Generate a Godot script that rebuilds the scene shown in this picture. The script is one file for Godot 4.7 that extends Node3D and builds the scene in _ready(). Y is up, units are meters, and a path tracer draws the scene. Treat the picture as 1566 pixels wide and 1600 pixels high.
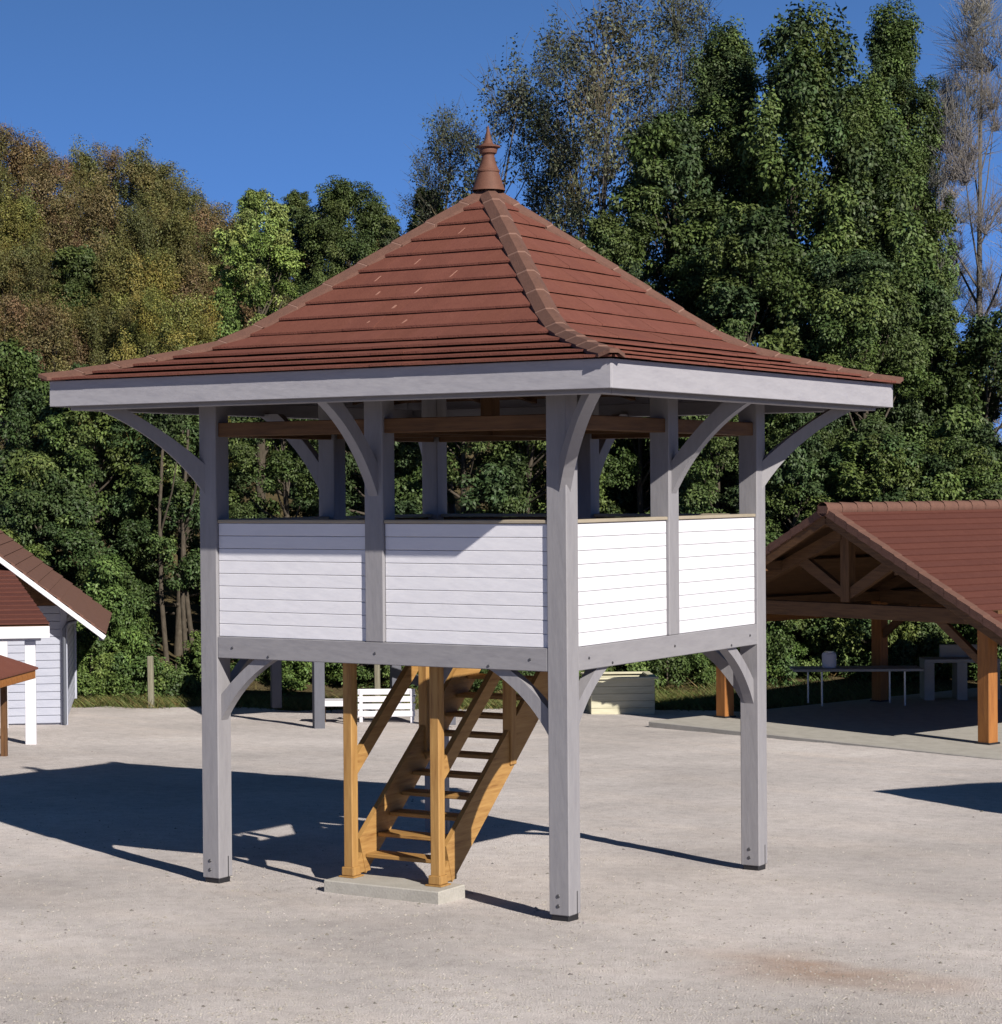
extends Node3D
# World: x along the tower's front-left wall, y_ = depth along its front-right wall, z_ = height. V() turns that into Godot axes.

const CAM := Vector3(9.5396, -16.5731, 3.7108)
const FOC := 3514.4
const YAW := 2.1222
const PITCH := -0.0111
const ROLL := -0.0077
const W := 3.992
const OV := 0.973
const SLOPE := -0.035

var M := {}
var used := {}
var rng := RandomNumberGenerator.new()
var hills := FastNoiseLite.new()

func V(x, y, z) -> Vector3:
	return Vector3(x, z, -y)

# ------------------------------------------------------------------ mesh building
class MB extends RefCounted:
	var v := PackedVector3Array()
	var n := PackedVector3Array()
	var c := PackedColorArray()
	var tint := Color.WHITE
	var tinted := false
	func put(a: Vector3, na: Vector3):
		v.append(a); n.append(na)
		if tinted: c.append(tint)
	func tri(a: Vector3, b: Vector3, d: Vector3):
		var nn := (b - a).cross(d - a)
		if nn.length_squared() < 1e-16: return
		nn = nn.normalized()
		put(a, nn); put(d, nn); put(b, nn)
	func quad(a: Vector3, b: Vector3, d: Vector3, e: Vector3):
		tri(a, b, d); tri(a, d, e)
	func tri_out(a: Vector3, b: Vector3, d: Vector3, ctr: Vector3):
		if (b - a).cross(d - a).dot((a + b + d) / 3.0 - ctr) < 0.0: tri(a, d, b)
		else: tri(a, b, d)
	func quad_out(a: Vector3, b: Vector3, d: Vector3, e: Vector3, ctr: Vector3):
		tri_out(a, b, d, ctr); tri_out(a, d, e, ctr)
	func box(ctr: Vector3, size: Vector3, bs := Basis.IDENTITY, bev := 0.006):
		var h := size * 0.5
		bev = min(bev, min(h.x, min(h.y, h.z)) * 0.45)
		var pt := func(s: Vector3, ax: int) -> Vector3:
			var p := Vector3(s.x * (h.x - bev), s.y * (h.y - bev), s.z * (h.z - bev))
			p[ax] = s[ax] * h[ax]
			return ctr + bs * p
		for ax in 3:
			var u := (ax + 1) % 3
			var w := (ax + 2) % 3
			for s in [-1.0, 1.0]:
				var q := []
				for k in [[-1, -1], [1, -1], [1, 1], [-1, 1]]:
					var sg := Vector3.ZERO
					sg[ax] = s; sg[u] = k[0]; sg[w] = k[1]
					q.append(pt.call(sg, ax))
				quad_out(q[0], q[1], q[2], q[3], ctr)
			for su in [-1.0, 1.0]:
				for sw in [-1.0, 1.0]:
					var lo := Vector3.ZERO
					lo[ax] = -1; lo[u] = su; lo[w] = sw
					var hi := lo
					hi[ax] = 1
					quad_out(pt.call(lo, u), pt.call(hi, u), pt.call(hi, w), pt.call(lo, w), ctr)
		for sx in [-1.0, 1.0]:
			for sy in [-1.0, 1.0]:
				for sz in [-1.0, 1.0]:
					var s3 := Vector3(sx, sy, sz)
					tri_out(pt.call(s3, 0), pt.call(s3, 1), pt.call(s3, 2), ctr)
	func slab(poly: Array, ext: Vector3):    # convex polygon pushed along ext
		var ctr := Vector3.ZERO
		for p in poly: ctr += p
		ctr = ctr / poly.size() + ext * 0.5
		var k := poly.size()
		for i in range(1, k - 1):
			tri_out(poly[0], poly[i], poly[i + 1], ctr)
			tri_out(poly[0] + ext, poly[i] + ext, poly[i + 1] + ext, ctr)
		for i in k:
			var a: Vector3 = poly[i]
			var b: Vector3 = poly[(i + 1) % k]
			quad_out(a, b, b + ext, a + ext, ctr)
	func band(a: Array, b: Array, ext: Vector3):    # strip between two polylines, pushed along ext
		for i in a.size() - 1:
			var q := [a[i], a[i + 1], b[i + 1], b[i]]
			var ctr: Vector3 = (q[0] + q[1] + q[2] + q[3]) * 0.25 + ext * 0.5
			quad_out(q[0], q[1], q[2], q[3], ctr)
			quad_out(q[0] + ext, q[1] + ext, q[2] + ext, q[3] + ext, ctr)
			quad_out(q[0], q[1], q[1] + ext, q[0] + ext, ctr)
			quad_out(q[3], q[2], q[2] + ext, q[3] + ext, ctr)
			if i == 0: quad_out(q[0], q[3], q[3] + ext, q[0] + ext, ctr)
			if i == a.size() - 2: quad_out(q[1], q[2], q[2] + ext, q[1] + ext, ctr)
	func tube(pts: Array, rad: Array, sides := 7):
		var rings := []
		for i in pts.size():
			var d: Vector3 = (pts[min(i + 1, pts.size() - 1)] - pts[max(i - 1, 0)]).normalized()
			var s := d.cross(Vector3(0.31, 0.17, 0.93)).normalized()
			var t := d.cross(s)
			var r := []
			for k in sides:
				var a := TAU * k / sides
				r.append([pts[i] + (s * cos(a) + t * sin(a)) * rad[i], s * cos(a) + t * sin(a)])
			rings.append(r)
		for i in pts.size() - 1:
			for k in sides:
				var k2 := (k + 1) % sides
				var a = rings[i][k]; var b = rings[i][k2]; var d = rings[i + 1][k2]; var e = rings[i + 1][k]
				for q in [a, d, b, a, e, d]: put(q[0], q[1])
	func lathe(prof: Array, ctr: Vector3, sides := 20):    # prof: [r, y]
		for i in prof.size() - 1:
			var p0 = prof[i]; var p1 = prof[i + 1]
			var nr := Vector2(p1[1] - p0[1], p0[0] - p1[0]).normalized()
			for k in sides:
				var a := TAU * k / sides
				var b := TAU * (k + 1) / sides
				var ca := Vector3(cos(a), 0, sin(a)); var cb := Vector3(cos(b), 0, sin(b))
				var na := Vector3(ca.x * nr.x, nr.y, ca.z * nr.x); var nb := Vector3(cb.x * nr.x, nr.y, cb.z * nr.x)
				var q := [[ca * p0[0] + Vector3(0, p0[1], 0), na], [cb * p0[0] + Vector3(0, p0[1], 0), nb], [cb * p1[0] + Vector3(0, p1[1], 0), nb], [ca * p1[0] + Vector3(0, p1[1], 0), na]]
				for j in [0, 1, 2, 0, 2, 3]: put(ctr + q[j][0], q[j][1])
	func mesh(mat: Material) -> ArrayMesh:
		var arr := []
		arr.resize(Mesh.ARRAY_MAX)
		arr[Mesh.ARRAY_VERTEX] = v
		arr[Mesh.ARRAY_NORMAL] = n
		if tinted: arr[Mesh.ARRAY_COLOR] = c
		var m := ArrayMesh.new()
		m.add_surface_from_arrays(Mesh.PRIMITIVE_TRIANGLES, arr)
		m.surface_set_material(0, mat)
		return m

# ------------------------------------------------------------------ nodes
func named(o: Node, called: String, parent: Node):
	var key := str(parent.get_instance_id()) + called
	var k: int = used.get(key, 0)
	used[key] = k + 1
	o.name = called if k == 0 else "%s_%03d" % [called, k]
	parent.add_child(o, true)

func put_mesh(called: String, mesh: Mesh, parent: Node) -> MeshInstance3D:
	var o := MeshInstance3D.new()
	o.mesh = mesh
	named(o, called, parent)
	return o

func obj(called: String, mb: MB, mat: Material, parent: Node) -> MeshInstance3D:
	return put_mesh(called, mb.mesh(mat), parent)

func bx(called: String, ctr: Vector3, size: Vector3, mat: Material, parent: Node, bs := Basis.IDENTITY, bev := 0.006) -> MeshInstance3D:
	var mb := MB.new()
	mb.box(ctr, size, bs, bev)
	return obj(called, mb, mat, parent)

func tag(o: Node, label: String, category: String, group := ""):
	o.set_meta("label", label); o.set_meta("category", category)
	if group != "": o.set_meta("group", group)

func thing(called: String, label: String, category: String, at := Vector3.ZERO, turn := 0.0, group := "") -> Node3D:
	var o := Node3D.new()
	named(o, called, self)
	o.position = at; o.rotation.y = turn
	tag(o, label, category, group)
	return o

# ------------------------------------------------------------------ materials
func noise_bytes(size: int, freq: float, oct: int, sd: int) -> PackedByteArray:
	var f := FastNoiseLite.new()
	f.seed = sd; f.frequency = freq; f.fractal_octaves = oct
	f.noise_type = FastNoiseLite.TYPE_SIMPLEX_SMOOTH
	var im := f.get_seamless_image(size, size)
	im.convert(Image.FORMAT_L8)
	return im.get_data()

# a colour texture: layers [freq, octaves, weight], looked up in a ramp of colours
func ramp_tex(size: int, layers: Array, ramp: Gradient, sd: int) -> ImageTexture:
	var maps := []
	for k in layers.size(): maps.append(noise_bytes(size, layers[k][0], layers[k][1], sd + k * 7))
	var lut := []
	for i in 256: lut.append(ramp.sample(i / 255.0))
	var out := PackedByteArray()
	out.resize(size * size * 3)
	for i in size * size:
		var t := 0.0
		for k in maps.size(): t += maps[k][i] * layers[k][2]
		var c: Color = lut[clampi(int(t), 0, 255)]
		out[i * 3] = int(c.r * 255.0); out[i * 3 + 1] = int(c.g * 255.0); out[i * 3 + 2] = int(c.b * 255.0)
	return ImageTexture.create_from_image(Image.create_from_data(size, size, false, Image.FORMAT_RGB8, out))

func bump_tex(size: int, freq: float, oct: int, sd: int, strength: float) -> ImageTexture:
	var im := Image.create_from_data(size, size, false, Image.FORMAT_L8, noise_bytes(size, freq, oct, sd))
	im.convert(Image.FORMAT_RGBA8)
	im.bump_map_to_normal_map(strength)
	return ImageTexture.create_from_image(im)

func ramp(cols: Array) -> Gradient:
	var g := Gradient.new()
	var offs := PackedFloat32Array()
	var cs := PackedColorArray()
	for i in cols.size():
		offs.append(float(i) / (cols.size() - 1)); cs.append(cols[i])
	g.offsets = offs; g.colors = cs
	return g

func lin(r: float, g: float, b: float) -> Color:
	return Color(r, g, b).linear_to_srgb()

func tri_mat(tex: Texture2D, scl: Vector3, rough: float, nrm: Texture2D = null, nscale := 1.0, world := false, tint := Color.WHITE, spec := 0.4) -> StandardMaterial3D:
	var m := StandardMaterial3D.new()
	m.albedo_color = lin(0.85, 0.85, 0.85) * tint if tint == Color.WHITE else (tint.srgb_to_linear() * 0.85).linear_to_srgb()
	m.albedo_texture = tex
	m.roughness = rough
	m.metallic_specular = spec
	m.uv1_triplanar = true
	m.uv1_world_triplanar = world
	m.uv1_scale = scl
	if nrm:
		m.normal_enabled = true; m.normal_texture = nrm; m.normal_scale = nscale
	return m

func plain(c: Color, rough := 0.6, metal := 0.0) -> StandardMaterial3D:
	var m := StandardMaterial3D.new()
	m.albedo_color = c; m.roughness = rough; m.metallic = metal
	return m

func by_axis(key: String, tex: Texture2D, long: float, across: float, rough: float, nrm: Texture2D, ns: float, tint := Color.WHITE):
	M[key + "_x"] = tri_mat(tex, Vector3(long, across, across), rough, nrm, ns, false, tint)
	M[key + "_y"] = tri_mat(tex, Vector3(across, long, across), rough, nrm, ns, false, tint)
	M[key + "_z"] = tri_mat(tex, Vector3(across, across, long), rough, nrm, ns, false, tint)

func make_materials():
	var grain := bump_tex(256, 0.02, 4, 5, 3.0)
	var grit := bump_tex(512, 0.11, 3, 9, 4.0)
	var t_grey := ramp_tex(256, [[0.012, 3, 0.6], [0.05, 3, 0.4]], ramp([lin(.30, .295, .335), lin(.345, .34, .38), lin(.375, .37, .41)]), 11)
	by_axis("grey", t_grey, 0.5, 3.0, 0.55, grain, 0.25, lin(.73, .73, .72))
	by_axis("fascia", t_grey, 0.5, 3.0, 0.55, grain, 0.25)
	var t_white := ramp_tex(256, [[0.012, 3, 0.6], [0.05, 3, 0.4]], ramp([lin(.68, .685, .76), lin(.71, .715, .79), lin(.735, .74, .81)]), 21)
	by_axis("white", t_white, 0.5, 3.0, 0.5, grain, 0.2)
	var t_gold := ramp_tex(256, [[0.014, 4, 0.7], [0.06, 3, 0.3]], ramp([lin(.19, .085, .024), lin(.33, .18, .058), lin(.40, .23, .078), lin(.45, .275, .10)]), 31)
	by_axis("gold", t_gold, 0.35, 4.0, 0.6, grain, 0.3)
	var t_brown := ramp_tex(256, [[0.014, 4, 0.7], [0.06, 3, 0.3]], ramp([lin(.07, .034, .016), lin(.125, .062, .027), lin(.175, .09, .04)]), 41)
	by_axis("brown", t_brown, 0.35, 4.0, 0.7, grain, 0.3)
	var t_orange := ramp_tex(256, [[0.014, 4, 0.7], [0.06, 3, 0.3]], ramp([lin(.21, .08, .024), lin(.31, .125, .034), lin(.38, .165, .046)]), 51)
	by_axis("orange", t_orange, 0.35, 4.0, 0.65, grain, 0.3)
	var t_tile := ramp_tex(512, [[0.008, 3, 0.35], [0.05, 4, 0.4], [0.2, 2, 0.25]], ramp([lin(.11, .045, .035), lin(.165, .06, .046), lin(.195, .074, .056), lin(.26, .115, .09)]), 61)
	M.tile = []
	for k in 5:
		var f: float = [0.97, 1.0, 1.03, 0.985, 1.045][k]
		M.tile.append(tri_mat(t_tile, Vector3(0.9, 0.9, 0.9), 0.75, grit, 0.35, true, lin(f * .92, f * .92, f * (0.92 - 0.03 * (k % 2))), 0.3))
	var t_cap := ramp_tex(512, [[0.01, 3, 0.4], [0.06, 4, 0.6]], ramp([lin(.085, .046, .038), lin(.135, .068, .052), lin(.185, .10, .078)]), 71)
	M.dull_tile = [tri_mat(t_tile, Vector3(0.9, 0.9, 0.9), 0.8, grit, 0.35, true, lin(.58, .575, .60), 0.3), tri_mat(t_tile, Vector3(0.8, 0.8, 0.8), 0.8, grit, 0.35, true, lin(.63, .62, .63), 0.3)]
	M.cap = tri_mat(t_cap, Vector3(1.1, 1.1, 1.1), 0.85, grit, 0.4, true)
	M.terracotta = tri_mat(t_cap, Vector3(2, 2, 2), 0.7, grit, 0.2, false, lin(1.0, .88, .80))
	var t_conc := ramp_tex(512, [[0.01, 4, 0.5], [0.12, 3, 0.5]], ramp([lin(.30, .29, .265), lin(.40, .385, .36), lin(.47, .46, .43)]), 81)
	M.concrete = tri_mat(t_conc, Vector3(0.6, 0.6, 0.6), 0.9, grit, 0.15, true)
	var t_cabin := ramp_tex(256, [[0.012, 3, 0.6], [0.05, 3, 0.4]], ramp([lin(.36, .385, .48), lin(.40, .425, .525), lin(.43, .455, .55)]), 91)
	by_axis("cabin", t_cabin, 0.5, 3.0, 0.6, grain, 0.2)
	var t_pale := ramp_tex(256, [[0.014, 4, 0.7], [0.06, 3, 0.3]], ramp([lin(.42, .41, .31), lin(.55, .53, .40), lin(.62, .6, .47)]), 95)
	by_axis("pale", t_pale, 0.4, 3.0, 0.7, grain, 0.2)
	by_axis("cap_wood", t_pale, 0.4, 3.0, 0.7, grain, 0.2, lin(.62, .56, .58))
	var t_weath := ramp_tex(256, [[0.014, 4, 0.7], [0.06, 3, 0.3]], ramp([lin(.14, .13, .10), lin(.22, .21, .16), lin(.28, .27, .22)]), 97)
	by_axis("weathered", t_weath, 0.4, 4.0, 0.85, grain, 0.4)
	by_axis("slate", t_grey, 0.5, 3.0, 0.7, grain, 0.25, lin(.30, .32, .36))
	M.mortar = plain(lin(.19, .11, .088), 0.95)
	M.smear = plain(lin(.26, .13, .10), 0.9)
	M.steel = plain(lin(.03, .03, .035), 0.5, 0.6)
	M.bolt = plain(lin(.12, .12, .13), 0.45, 0.8)
	M.zinc = plain(lin(.12, .13, .16), 0.45, 0.5)
	M.leg_metal = plain(lin(.45, .46, .47), 0.35, 0.8)
	var t_bark := ramp_tex(256, [[0.03, 4, 0.6], [0.1, 3, 0.4]], ramp([lin(.03, .024, .018), lin(.075, .062, .048), lin(.13, .115, .095)]), 101)
	M.bark = tri_mat(t_bark, Vector3(2, .5, 2), 0.95, grain, 0.8)
	var t_birch := ramp_tex(256, [[0.03, 4, 0.6], [0.1, 3, 0.4]], ramp([lin(.06, .054, .048), lin(.12, .11, .10), lin(.18, .17, .155)]), 103)
	M.grey_bark = tri_mat(t_birch, Vector3(2, .5, 2), 0.95, grain, 0.6)
	# gravel: fine pale stones; broad patches come from the yard's vertex colours
	var t_gravel := ramp_tex(1024, [[0.20, 2, 0.45], [0.06, 3, 0.3], [0.012, 3, 0.25]], ramp([lin(.21, .195, .192), lin(.465, .435, .434), lin(.67, .632, .632), lin(.77, .735, .735), lin(.86, .828, .828)]), 111)
	M.gravel = tri_mat(t_gravel, Vector3(0.33, 0.33, 0.33), 0.95, bump_tex(1024, 0.15, 3, 117, 5.0), 0.75, true, Color.WHITE, 0.2)
	M.gravel.vertex_color_use_as_albedo = true
	var t_floor := ramp_tex(512, [[0.02, 4, 0.5], [0.1, 3, 0.5]], ramp([lin(.06, .045, .026), lin(.10, .08, .045), lin(.13, .115, .06)]), 121)
	M.forest_floor = tri_mat(t_floor, Vector3(.25, .25, .25), 1.0, grit, 0.8, true, Color.WHITE, 0.1)
	M.leaf = StandardMaterial3D.new()
	M.leaf.vertex_color_use_as_albedo = true
	M.leaf.roughness = 0.55
	M.leaf.metallic_specular = 0.35
	M.leaf.backlight_enabled = true
	M.leaf.backlight = Color(0.25, 0.28, 0.1)
	M.leaf.cull_mode = BaseMaterial3D.CULL_DISABLED
	M.twig = StandardMaterial3D.new()
	M.twig.vertex_color_use_as_albedo = true
	M.twig.roughness = 0.9
	M.stone = StandardMaterial3D.new()
	M.stone.vertex_color_use_as_albedo = true
	M.stone.roughness = 0.9

# ------------------------------------------------------------------ camera helpers
func cam_axes() -> Array:
	var f := Vector3(cos(YAW) * cos(PITCH), sin(YAW) * cos(PITCH), sin(PITCH))
	var r := Vector3(sin(YAW), -cos(YAW), 0)
	var u := r.cross(f)
	return [r * cos(ROLL) + u * sin(ROLL), u * cos(ROLL) - r * sin(ROLL), f]

func at_px(u: float, v: float, depth: float) -> Vector3:    # a point (x, y, z up) seen at that pixel, that far off
	var a := cam_axes()
	return CAM + (a[2] + a[0] * ((u - 783.0) / FOC) - a[1] * ((v - 800.0) / FOC)) * depth

func terrain(x: float, y: float) -> float:
	var dx := x - CAM.x
	var dy := y - CAM.y
	var d := dx * cos(YAW) + dy * sin(YAW)
	var l := dx * sin(YAW) - dy * cos(YAW)
	var base := SLOPE * clampf(y, -22.0, 23.0)
	var left := clampf(0.5 - l / 24.0, 0.0, 1.0)
	var rise: float = max(0.0, d - 48.0) * lerpf(0.05, 0.245, left)
	rise = min(rise, lerpf(5.0, 14.0, left))
	return base + rise + hills.get_noise_2d(x, y) * clampf((d - 46.0) * 0.06, 0.0, 1.2)

# ------------------------------------------------------------------ main
func _ready():
	rng.seed = 4711
	hills.seed = 3; hills.frequency = 0.06
	# camera
	var a := cam_axes()
	var cam := Camera3D.new()
	cam.name = "camera"
	add_child(cam)
	cam.transform = Transform3D(Basis(V(a[0].x, a[0].y, a[0].z), V(a[1].x, a[1].y, a[1].z), -V(a[2].x, a[2].y, a[2].z)), V(CAM.x, CAM.y, CAM.z))
	cam.fov = rad_to_deg(2.0 * atan(800.0 / FOC))
	cam.near = 0.1; cam.far = 900.0
	cam.current = true
	# sky, exposure
	var we := WorldEnvironment.new()
	we.name = "world_environment"
	var env := Environment.new()
	env.background_mode = Environment.BG_SKY
	var sky := Sky.new()
	var sm := ProceduralSkyMaterial.new()
	sm.sky_top_color = lin(.011, .027, .053)
	sm.sky_horizon_color = lin(.092, .238, .63)
	sm.sky_curve = 0.15
	sm.ground_bottom_color = lin(.10, .09, .08)
	sm.ground_horizon_color = lin(.12, .14, .16)
	sm.sun_angle_max = 3.0
	sky.sky_material = sm
	env.sky = sky
	env.tonemap_mode = Environment.TONE_MAPPER_LINEAR
	env.tonemap_exposure = 1.67
	env.sdfgi_enabled = true; env.ssao_enabled = true; env.ssil_enabled = true
	we.environment = env
	add_child(we)
	# sun
	var sun := DirectionalLight3D.new()
	sun.name = "sun"
	sun.light_energy = 1.45
	sun.light_color = Color(1.0, 0.965, 0.91)
	sun.light_angular_distance = 0.5
	sun.shadow_enabled = true
	add_child(sun)
	sun.look_at_from_position(Vector3.ZERO, V(-0.7764, 0.3684, -0.5113), Vector3.UP)

	make_materials()
	make_sprigs()
	build_ground()
	build_tower()
	build_stairs()
	build_shelter()
	build_cabin()
	build_small_things()
	build_woods()

# ------------------------------------------------------------------ ground
func yard_edge(l: float) -> float:
	return 45.3 + sin(l * 0.35) * 0.5 + hills.get_noise_2d(l * 9.0, 40.0) * 0.9

func build_ground():
	# far terrain
	var mb := MB.new()
	var xs := []
	for i in 61: xs.append(-150.0 + i * 5.0)
	var ys := []
	for i in 61: ys.append(-60.0 + i * 4.5)
	for i in 60:
		for j in 60:
			var q := []
			for k in [[0, 0], [1, 0], [1, 1], [0, 1]]:
				var x: float = xs[i + k[0]]
				var y: float = ys[j + k[1]]
				q.append(V(x, y, terrain(x, y) - 0.06))
			mb.quad(q[0], q[1], q[2], q[3])
	for e in [[-600, -60, -150, 210], [150, -60, 600, 210], [-600, 210, 600, 700], [-600, -500, 600, -60]]:
		mb.quad(V(e[0], e[1], -1.2 if e[1] < 0 else 4.0), V(e[2], e[1], -1.2 if e[1] < 0 else 4.0), V(e[2], e[3], -1.2 if e[1] < 0 else 4.0), V(e[0], e[3], -1.2 if e[1] < 0 else 4.0))
	var g := obj("hillside", mb, M.forest_floor, self)
	g.set_meta("kind", "structure")
	# gravel yard
	var patch := FastNoiseLite.new()
	patch.seed = 8; patch.frequency = 0.16; patch.fractal_octaves = 4
	var fine := FastNoiseLite.new()
	fine.seed = 18; fine.frequency = 0.9; fine.fractal_octaves = 3
	var track := FastNoiseLite.new()
	track.seed = 28; track.frequency = 0.35
	var st := 0.3
	var nx := 190
	var ny := 190
	var vs := PackedVector3Array(); var ns := PackedVector3Array(); var cs := PackedColorArray(); var idx := PackedInt32Array()
	var red := at_px(1340, 1585, 17.1)
	for j in ny + 1:
		for i in nx + 1:
			var x := -38.0 + i * st
			var y := -24.0 + j * st
			var b := fine.get_noise_2d(x, y) * 0.012 + patch.get_noise_2d(x, y) * 0.02
			var near: float = max(abs(x + 2.0), abs(y - 2.0))
			b *= clampf(abs(near - 2.0) * 2.0, 0.1, 1.0)
			vs.append(V(x, y, SLOPE * y + b))
			ns.append(Vector3.ZERO)
			var t := patch.get_noise_2d(x * 1.3 + 50.0, y * 0.8)
			var f := fine.get_noise_2d(x * 0.7, y * 0.7 + 30.0)
			# wheel tracks run across the yard, roughly along the front-left wall
			var w := track.get_noise_2d(x * 0.25 + y * 0.15, y * 4.0 + x * 1.2)
			var k := 0.86 + t * 0.24 + f * 0.09 + w * 0.10
			var c := Color(k, k * (0.99 - 0.04 * max(0.0, w)), k * (0.99 - 0.09 * max(0.0, w)))
			var dd := Vector2((x - red.x) * 0.8, (y - red.y) * 1.3).length()
			var rd := clampf(1.35 - dd / 1.0, 0.0, 1.0) * clampf(0.6 + f * 1.8, 0.0, 1.0)
			c = c.lerp(Color(k * .74, k * .56, k * .44), rd * 0.85)
			cs.append(c)
	for j in ny:
		for i in nx:
			var x := -38.0 + (i + .5) * st
			var y := -24.0 + (j + .5) * st
			var d := (x - CAM.x) * cos(YAW) + (y - CAM.y) * sin(YAW)
			var l := (x - CAM.x) * sin(YAW) - (y - CAM.y) * cos(YAW)
			if d > yard_edge(l): continue
			var p := j * (nx + 1) + i
			idx.append_array([p, p + nx + 2, p + 1, p, p + nx + 1, p + nx + 2])
	for k in range(0, idx.size(), 3):
		var nn := (vs[idx[k + 2]] - vs[idx[k]]).cross(vs[idx[k + 1]] - vs[idx[k]])
		if nn.y < 0: nn = -nn
		for e in 3: ns[idx[k + e]] += nn
	for k in ns.size(): ns[k] = Vector3.UP if ns[k].length() < 1e-9 else ns[k].normalized()
	var arr := []
	arr.resize(Mesh.ARRAY_MAX)
	arr[Mesh.ARRAY_VERTEX] = vs; arr[Mesh.ARRAY_NORMAL] = ns; arr[Mesh.ARRAY_COLOR] = cs; arr[Mesh.ARRAY_INDEX] = idx
	var am := ArrayMesh.new()
	am.add_surface_from_arrays(Mesh.PRIMITIVE_TRIANGLES, arr)
	am.surface_set_material(0, M.gravel)
	put_mesh("gravel_yard", am, self).set_meta("kind", "structure")
	# loose stones
	var sb := MB.new()
	var pts := []
	for k in 6: pts.append(Vector3(cos(k * TAU / 6) * (0.8 + 0.25 * (k % 2)), 0.0, sin(k * TAU / 6) * 0.75))
	var top := Vector3(0.1, 0.6, -0.05)
	for k in 6: sb.tri_out(pts[k], pts[(k + 1) % 6], top, Vector3(0, -1, 0))
	var xf := []; var cols := []
	for k in 46000:
		var u := rng.randf_range(-60, 1626)
		var v := 1120.0 + 560.0 * sqrt(rng.randf())
		var p := ground_px(u, v)
		var s := 0.004 + 0.011 * pow(rng.randf(), 3.0)
		var big := rng.randf() < 0.02
		if big: s = rng.randf_range(0.008, 0.026)
		xf.append(Transform3D(Basis(Vector3.UP, rng.randf() * TAU).scaled(Vector3(s, s * rng.randf_range(.6, 1.3), s)), V(p.x, p.y, SLOPE * p.y - 0.001 + fine.get_noise_2d(p.x, p.y) * 0.012 + patch.get_noise_2d(p.x, p.y) * 0.02)))
		var q := rng.randf_range(0.10, 0.29) if big else rng.randf_range(0.21, 0.38)
		cols.append(Color(q, q * rng.randf_range(.9, .96), q * rng.randf_range(.8, .93)))
	var mm := multi("loose_gravel", sb.mesh(M.stone), xf, cols, self)
	mm.set_meta("kind", "stuff")
	tag(mm, "loose pale pebbles scattered over the gravel yard", "gravel")

func ground_px(u: float, v: float) -> Vector3:
	var a := cam_axes()
	var d: Vector3 = a[2] + a[0] * ((u - 783.0) / FOC) - a[1] * ((v - 800.0) / FOC)
	var t := (SLOPE * CAM.y - CAM.z) / (d.z - SLOPE * d.y)
	return CAM + d * t

func multi(called: String, mesh: Mesh, xf: Array, cols: Array, parent: Node) -> MultiMeshInstance3D:
	var mm := MultiMesh.new()
	mm.transform_format = MultiMesh.TRANSFORM_3D
	mm.use_colors = true
	mm.mesh = mesh
	mm.instance_count = xf.size()
	for i in xf.size():
		mm.set_instance_transform(i, xf[i])
		mm.set_instance_color(i, cols[i])
	var o := MultiMeshInstance3D.new()
	o.multimesh = mm
	named(o, called, parent)
	return o

# ------------------------------------------------------------------ tower
func face_pt(k: int, s: float, t: float, z: float) -> Vector3:
	# face 0 looks to -y (front-left wall), 1 to +x (front-right wall), 2 to +y, 3 to -x; s along the eave, t out from the centre
	var c := W * 0.5
	match k:
		0: return V(-c + s, c - t, z)
		1: return V(-c + t, c + s, z)
		2: return V(-c - s, c + t, z)
		_: return V(-c - t, c - s, z)

var prof := [[3.036, 4.70], [2.45, 4.848], [2.05, 4.968], [1.86, 5.043], [1.70, 5.142], [1.52, 5.288], [0.0, 6.588]]

func roof_z(t: float) -> float:
	for i in prof.size() - 1:
		if t <= prof[i][0] and t >= prof[i + 1][0]:
			return lerpf(prof[i][1], prof[i + 1][1], (prof[i][0] - t) / (prof[i][0] - prof[i + 1][0]))
	return prof[0][1]

func clip(poly: Array, nx: float, ny: float, c: float) -> Array:    # keep nx*x + ny*y <= c
	var out := []
	for i in poly.size():
		var p: Vector2 = poly[i]
		var q: Vector2 = poly[(i + 1) % poly.size()]
		var dp := nx * p.x + ny * p.y - c
		var dq := nx * q.x + ny * q.y - c
		if dp <= 0: out.append(p)
		if (dp < 0) != (dq < 0) and abs(dp - dq) > 1e-9: out.append(p.lerp(q, dp / (dp - dq)))
	return out

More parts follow.
